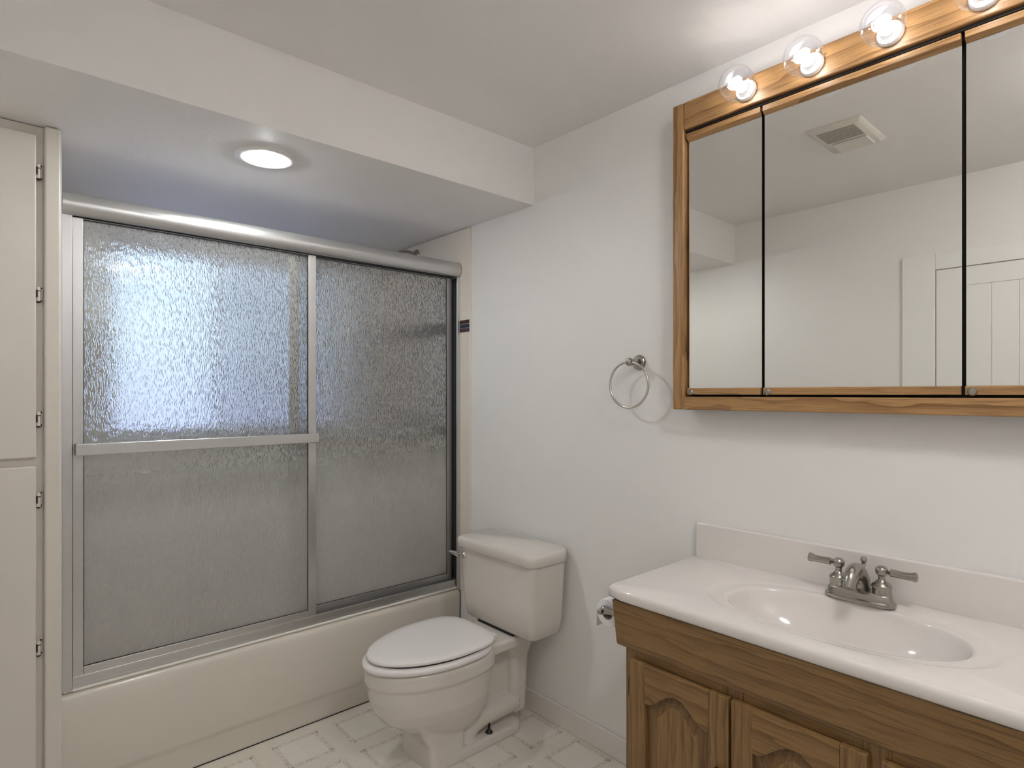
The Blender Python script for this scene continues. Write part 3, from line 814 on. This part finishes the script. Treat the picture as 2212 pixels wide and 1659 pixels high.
def raised_door(x0, x1, z0, z1, knob_right):
    yb, yf = VYF - 0.0005, VYF - 0.019
    d = None
    a0, a1, b0 = x0 + 0.050, x1 - 0.050, z0 + 0.055
    zs, zp = z1 - 0.100, z1 - 0.053
    c0 = arch_contour(a0, a1, b0, zs, zp)
    d = obj('door', box(NB(), x0 + 0.002, x1 - 0.002, yf + 0.0100, yb, z0 + 0.002, z1 - 0.002), M['voakD'], va_, smooth=False)
    for xa, xb in ((x0, a0), (a1, x1)):
        obj('stile', box(NB(), xa, xb, yf, yb - 0.001, z0, z1), M['voakZ'], d, smooth=False, bevel=0.002)
    obj('rail', box(NB(), a0, a1, yf, yb - 0.001, z0, b0), M['voakX'], d, smooth=False, bevel=0.002)
    bm = NB()
    poly = [(x, z) for x, z in c0[2:]] + [(a0, z1), (a1, z1)]
    loops(bm, [[(x, yf, z) for x, z in poly], [(x, yf + 0.0105, z) for x, z in poly]])
    obj('arched_rail', bm, M['voakX'], d, smooth=False)
    # raised centre panel
    bm = NB()
    rings = []
    for ins, y in ((0.0, yf + 0.009), (0.004, yf + 0.009), (0.026, yf + 0.0015), (0.028, yf + 0.0005)):
        rings.append([Vector((x, y, z)) for x, z in arch_contour(a0, a1, b0, zs, zp, ins)])
    vr = loops(bm, rings, cap0=False, cap1=True)
    for f in bm.faces:
        c = f.calc_center_median()
        if len(f.verts) == 4 and c.z > b0 + 0.03 and yf + 0.002 < c.y:
            f.material_index = 1  # side and arch bevels take the shaded oak, bottom bevel stays lighter
    obj('raised_panel', bm, [M['voakZ'], M['voakD']], d, smooth=False)
    kx = x1 - 0.026 if knob_right else x0 + 0.026
    bm = NB(); lathe(bm, (kx, yf, z1 - 0.178), (0, -1, 0), [(0.009, 0), (0.008, 0.003), (0.005, 0.008), (0.005, 0.012), (0.010, 0.016), (0.012, 0.021), (0.009, 0.026), (0, 0.028)], 18)
    obj('knob', bm, M['bronze'], d, label='dark bronze knob')
    hx = x0 if knob_right else x1
    s = -1 if knob_right else 1
    for z in (z1 - 0.083, z0 + 0.083):
        bm = NB()
        box(bm, min(hx + s * 0.002, hx + s * 0.013), max(hx + s * 0.002, hx + s * 0.013), VYF - 0.0035, VYF - 0.0005, z - 0.024, z + 0.024)
        lathe(bm, (hx + s * 0.0045, VYF - 0.0055, z - 0.022), (0, 0, 1), [(0.002, -0.003), (0.0042, 0), (0.0042, 0.044), (0.002, 0.047)], 12)
        obj('hinge', bm, M['bronze'], d, label='dark bronze hinge')
raised_door(-0.972, -0.690, 0.112, 0.640, True)
raised_door(-0.683, -0.401, 0.112, 0.640, False)
raised_door(-0.377, -0.078, 0.112, 0.640, True)

# cultured marble top with integral oval basin and backsplash
ct_ = root('sink_countertop', 'off-white cultured marble vanity top with sunken oval basin and backsplash', 'countertop', (-0.525, -0.24, 0.79))
CX0, CX1, CYF, CYB, ZT = -1.045, -0.005, -0.482, -0.003, 0.822
bc, ba, bb = (-0.533, -0.250), 0.258, 0.146
N_ = 96
def sup(k, z, ex=2.25):
    out_ = []
    for i in range(N_):
        a = 2 * PI * i / N_
        out_.append(Vector((bc[0] + ba * k * sgnpow(math.cos(a), 2 / ex), bc[1] + bb * k * sgnpow(math.sin(a), 2 / ex), z)))
    return out_
def rect_ring(ins, z, r):
    """the counter outline sampled along the same directions as the basin rings"""
    out_ = []
    x0, x1, y0, y1 = CX0 + ins, CX1 - ins, CYF + ins, CYB
    for i in range(N_):
        a = 2 * PI * i / N_
        dx, dy = ba * sgnpow(math.cos(a), 2 / 2.25), bb * sgnpow(math.sin(a), 2 / 2.25)
        t = min((x1 - bc[0]) / dx if dx > 1e-9 else 1e9, (x0 - bc[0]) / dx if dx < -1e-9 else 1e9,
                (y1 - bc[1]) / dy if dy > 1e-9 else 1e9, (y0 - bc[1]) / dy if dy < -1e-9 else 1e9)
        out_.append([bc[0] + dx * t, bc[1] + dy * t])
    # snap the nearest samples to the corners
    for cx_, cy_ in ((x0, y0), (x1, y0), (x0, y1), (x1, y1)):
        k = min(range(N_), key=lambda i: (out_[i][0] - cx_) ** 2 + (out_[i][1] - cy_) ** 2)
        out_[k] = [cx_ - math.copysign(r * .3, cx_ - bc[0]), cy_ - (math.copysign(r * .3, cy_ - bc[1]) if cy_ < bc[1] else 0)]
    return [Vector((p[0], p[1], z)) for p in out_]
bm = NB()
rings = []
for k, dz in ((0.07, -.128), (0.2, -.127), (0.4, -.1235), (0.55, -.115), (0.68, -.102), (0.79, -.083), (0.87, -.062), (0.93, -.040), (0.965, -.023), (0.985, -.0115), (1.0, -.0068), (1.02, -.0049), (1.05, -.0044), (1.12, -.0042), (1.17, -.0028), (1.20, -.0008), (1.225, 0.0)):
    rings.append(sup(k, ZT + dz))
rings += [rect_ring(0.010, ZT, .03), rect_ring(0.0055, ZT - .0015, .03), rect_ring(0.002, ZT - .005, .03), rect_ring(0.0, ZT - .011, .03), rect_ring(0.0, ZT - .022, .03),
          rect_ring(0.002, ZT - .028, .03), rect_ring(0.006, ZT - .0315, .03), rect_ring(0.02, ZT - .032, .03)]
loops(bm, rings, cap0=True, cap1=False)
# underside of the basin
und = [sup(1.25, ZT - .032), sup(1.02, ZT - .040), sup(0.9, ZT - .085), sup(0.6, ZT - .125), sup(0.1, ZT - .142)]
loops(bm, [rect_ring(0.02, ZT - .032, .03)] + und, cap0=False, cap1=True)
bmesh.ops.remove_doubles(bm, verts=bm.verts, dist=1e-5)
obj('counter_basin', bm, M['marble'], ct_, angle=60)
bm = NB(); box(bm, CX0 + 0.006, CX1 - 0.002, -0.024, -0.001, ZT - 0.004, ZT + 0.108)
obj('backsplash', bm, M['marble'], ct_, bevel=0.006, seg=3)
bm = NB(); lathe(bm, (bc[0], bc[1], ZT - .1285), (0, 0, 1), [(0.024, 0), (0.024, 0.003), (0.018, 0.004), (0.016, 0.001), (0, 0.002)], 24)
obj('drain', bm, M['nickel'], ct_)

# faucet
FX, FY = -0.5355, -0.086
fa = root('faucet', 'brushed nickel two-handle centerset faucet standing behind the basin', 'faucet', (FX, FY, ZT))
bm = NB()
def ov(hx, hy, z, ex=3.2):
    return [Vector((FX + hx * sgnpow(math.cos(2 * PI * i / 56), 2 / ex), FY + hy * sgnpow(math.sin(2 * PI * i / 56), 2 / ex), z)) for i in range(56)]
loops(bm, [ov(.080, .029, ZT - .001), ov(.081, .030, ZT + .003), ov(.080, .0295, ZT + .007), ov(.075, .026, ZT + .010), ov(.074, .0255, ZT + .013), ov(.0725, .0245, ZT + .024), ov(.069, .022, ZT + .028), ov(.064, .018, ZT + .0295)])
obj('base_plate', bm, M['nickel'], fa)
bm = NB()
path = bez([(FX, FY + .012, ZT + .026), (FX, FY + .004, ZT + .052), (FX, FY - .014, ZT + .072), (FX, FY - .038, ZT + .078), (FX, FY - .060, ZT + .066), (FX, FY - .073, ZT + .044)], 7)
n = len(path)
rads = [0.027 - 0.009 * (i / (n - 1)) for i in range(n)]
tube(bm, path, rads, 24, scale=(1.0, 0.82))
obj('spout', bm, M['nickel'], fa, angle=60)
for s in (-1, 1):
    hx = FX + s * .0495
    bm = NB(); lathe(bm, (hx, FY, ZT + .027), (0, 0, 1), [(0.0205, 0), (0.0205, 0.016), (0.0225, 0.018), (0.0225, 0.021), (0.020, 0.025), (0.013, 0.031), (0.008, 0.036), (0.0075, 0.044), (0.010, 0.047), (0.0135, 0.052), (0.0145, 0.058), (0.013, 0.064), (0.008, 0.069), (0.0, 0.070)], 28)
    h = obj('handle', bm, M['nickel'], fa, angle=50)
    bm = NB()
    tube(bm, [(hx + s * .006, FY, ZT + .083), (hx + s * .02, FY + .001, ZT + .0835), (hx + s * .045, FY + .001, ZT + .083), (hx + s * .062, FY, ZT + .0835), (hx + s * .070, FY, ZT + .0845), (hx + s * .0735, FY, ZT + .0848), (hx + s * .0755, FY, ZT + .085)],
         [0.0105, 0.0095, 0.0088, 0.0096, 0.0120, 0.0116, 0.007], 16)
    obj('lever', bm, M['nickel'], h)
bm = NB(); lathe(bm, (FX, FY + .029, ZT + .010), (0, 0, 1), [(0.010, -0.012), (0.010, 0.004), (0.0065, 0.012), (0.003, 0.02), (0.003, 0.070), (0.0055, 0.072), (0.0040, 0.076), (0.0075, 0.083), (0.0080, 0.088), (0.005, 0.094), (0.0, 0.096)], 18)
obj('lift_rod', bm, M['nickel'], fa)

# toilet paper holder on the cabinet side, roll on it
tp = root('toilet_paper_holder', 'nickel toilet paper holder on the left side of the vanity', 'toilet paper holder', (-1.0, -0.37, 0.735))
AX, AZ = -1.088, 0.728
for y in (-0.422, -0.300):
    bm = NB()
    lathe(bm, (-0.9957, y, AZ), (-1, 0, 0), [(0.018, 0), (0.018, 0.004), (0.014, 0.012), (0.008, 0.018), (0.008, 0.075), (0.011, 0.082)], 20)
    sphere(bm, (AX, y, AZ), 0.0125, 18, 10)
    obj('post', bm, M['nickel'], tp)
bm = NB(); tube(bm, [(AX, -0.425, AZ), (AX, -0.300, AZ)], 0.006, 12); sphere(bm, (AX, -0.441, AZ), 0.009, 16, 10)
obj('roller', bm, M['nickel'], tp)
ro = root('toilet_paper_roll', 'white toilet paper roll half hidden behind the vanity edge', 'toilet paper roll', (AX, -0.36, AZ))
bm = NB()
R0, R1 = 0.019, 0.040
prof = [(R0, 0), (R1 - .002, 0), (R1, .002), (R1, .098), (R1 - .002, .10), (R0, .10)]
lathe(bm, (AX, -0.411, AZ - 0.012), (0, 1, 0), prof + [prof[0]], 40, cap0=False, cap1=False)
box(bm, AX - R1 - 0.0005, AX - R1 + 0.0008, -0.411, -0.311, AZ - 0.06, AZ - 0.012)
obj('paper', bm, M['paper'], ro)
bm = NB(); lathe(bm, (AX, -0.411, AZ - 0.012), (0, 1, 0), [(R0 - .0015, 0), (R0 + .0003, 0), (R0 + .0003, .1), (R0 - .0015, .1), (R0 - .0015, 0)], 28, cap0=False, cap1=False)
obj('cardboard_core', bm, M['card'], ro)

# ------------------------------------------------------------------ towel ring
tr = root('towel_ring', 'satin nickel towel ring on the wall left of the mirror cabinet', 'towel ring', (-1.274, -0.002, 1.457))
bm = NB(); lathe(bm, (-1.274, -0.0005, 1.457), (0, -1, 0), [(0.027, 0), (0.0275, 0.004), (0.026, 0.008), (0.022, 0.011), (0.0215, 0.016), (0.017, 0.022), (0.012, 0.034), (0.0105, 0.044), (0.012, 0.050), (0.0145, 0.056), (0.0145, 0.064), (0.010, 0.070), (0.0, 0.072)], 30)
obj('post', bm, M['nickel'], tr)
bm = NB(); tube(bm, [(-1.277 + 0.082 * math.sin(2 * PI * i / 72), -0.0605, 1.377 + 0.080 * math.cos(2 * PI * i / 72)) for i in range(72)], 0.0042, 12, closed=True)
obj('ring', bm, M['satin'], tr)

# ------------------------------------------------------------------ mirror cabinet with light bar
mc = root('mirror_cabinet', 'oak framed three-door mirror cabinet with a light board above the sink', 'mirror cabinet', (-0.5625, -0.02, 1.295))
X0, X1, Z0, Z1 = -1.090, -0.035, 1.295, 2.277
YFR, YM = -0.075, -0.055
obj('cabinet_body', box(NB(), X0 + 0.012, X1 - 0.012, -0.034, -0.001, Z0 + 0.008, Z1 - 0.006), M['dark'], mc, smooth=False)
obj('light_board', box(NB(), X0 + 0.0395, X1 - 0.0395, YFR, -0.034, 2.190, Z1), M['oakX'], mc, bevel=0.004, seg=3)
obj('frame_rail', box(NB(), X0 + 0.0395, X1 - 0.0395, YFR, -0.034, Z0, 1.336), M['oakX'], mc, bevel=0.003, seg=3)
for x0 in (X0, X1 - 0.039):
    obj('frame_stile', box(NB(), x0, x0 + 0.039, YFR, -0.034, Z0, Z1), M['oakZ'], mc, bevel=0.004, seg=3)
obj('inner_bead', box(NB(), X0 + 0.040, X1 - 0.040, YFR + 0.012, -0.034, 2.1825, 2.1895), M['dark'], mc, smooth=False)
def mirror_door(x0, x1):
    d = obj('mirror_door', box(NB(), x0 + 0.001, x1 - 0.001, -0.052, -0.036, 1.343, 2.177), M['dark'], mc, smooth=False)
    obj('mirror_glass', box(NB(), x0, x1, YM, -0.0525, 1.360, 2.158), M['mirror'], d, smooth=False)
    pr = [(-0.0685, 2.177), (-0.0685, 2.162), (-0.0665, 2.160), (-0.0560, 2.153), (-0.0555, 2.153), (-0.0555, 2.177)]
    bm = NB(); loops(bm, [[(x0, y, z) for y, z in pr], [(x1, y, z) for y, z in pr]])
    obj('edge_strip', bm, M['oakX'], d, smooth=False)
    pr = [(-0.0655, 1.343), (-0.0655, 1.360), (-0.0640, 1.3625), (-0.0555, 1.3640), (-0.0555, 1.343)]
    bm = NB(); loops(bm, [[(x0, y, z) for y, z in pr], [(x1, y, z) for y, z in pr]])
    obj('edge_strip', bm, M['oakX'], d, smooth=False)
    bm = NB(); lathe(bm, (x0 + 0.014, -0.0655, 1.350), (0, -1, 0), [(0.009, 0), (0.0095, 0.003), (0.007, 0.006), (0.0055, 0.006), (0.0055, 0.004), (0.003, 0.004), (0.003, 0.006), (0, 0.0065)], 20)
    obj('pull', bm, M['nickel'], d, label='round metal pull')
mirror_door(-1.043, -0.8035)
mirror_door(-0.7955, -0.3305)
mirror_door(-0.3225, -0.082)
BZ = 2.2345
where = ['leftmost of the row, at the end of the light board', 'second from the left in the row above the middle mirror', 'third from the left, nearest the middle mirror right edge', 'rightmost, cut by the top of the photo']
for k, bx in enumerate((-0.8395, -0.6545, -0.4695, -0.2845)):
    bm = NB(); lathe(bm, (bx, YFR - 0.0005, BZ), (0, -1, 0), [(0.030, 0), (0.030, 0.006), (0.027, 0.012), (0.020, 0.014), (0.018, 0.018), (0.0, 0.018)], 32)
    obj('lamp_socket', bm, M['white'], mc, label='white round lamp socket')
    bl = root('light_bulb', 'clear glass globe bulb lit, ' + where[k], 'light bulb', (bx, YFR - 0.02, BZ), 'globe bulbs on the light board')
    r = 0.050
    yc = YFR - 0.012 - 0.050
    bm = NB()
    pf = []
    for i in range(20):
        t = 0.42 + (PI - 0.42) * i / 19
        pf.append((max(r * math.sin(t), 1e-4), 0.062 - r * math.cos(t) - 0.0))
    lathe(bm, (bx, YFR, BZ), (0, -1, 0), [(0.0165, 0.0185)] + pf, 32, cap0=False, cap1=False)
    gl = obj('globe', bm, M['bulbglass'], bl, angle=180, label='clear glass globe')
    bm = NB(); lathe(bm, (bx, YFR - 0.0187, BZ), (0, -1, 0), [(0.0155, 0), (0.0155, 0.010), (0.009, 0.016), (0.004, 0.022), (0.0, 0.023)], 20)
    obj('lamp_base', bm, M['white'], bl)
    bm = NB()
    hp = []
    for i in range(97):
        a = 2 * PI * 4.0 * i / 96
        hp.append((bx + 0.0125 * math.cos(a), YFR - 0.043 - 0.034 * i / 96, BZ + 0.0125 * math.sin(a)))
    tube(bm, hp, 0.0021, 8)
    obj('filament', bm, M['coil'], bl, label='glowing spiral filament')
    point_light('bulb_light', (bx, YFR - 0.060, BZ), BULB_W, 0.010, BULB_COL, bl)
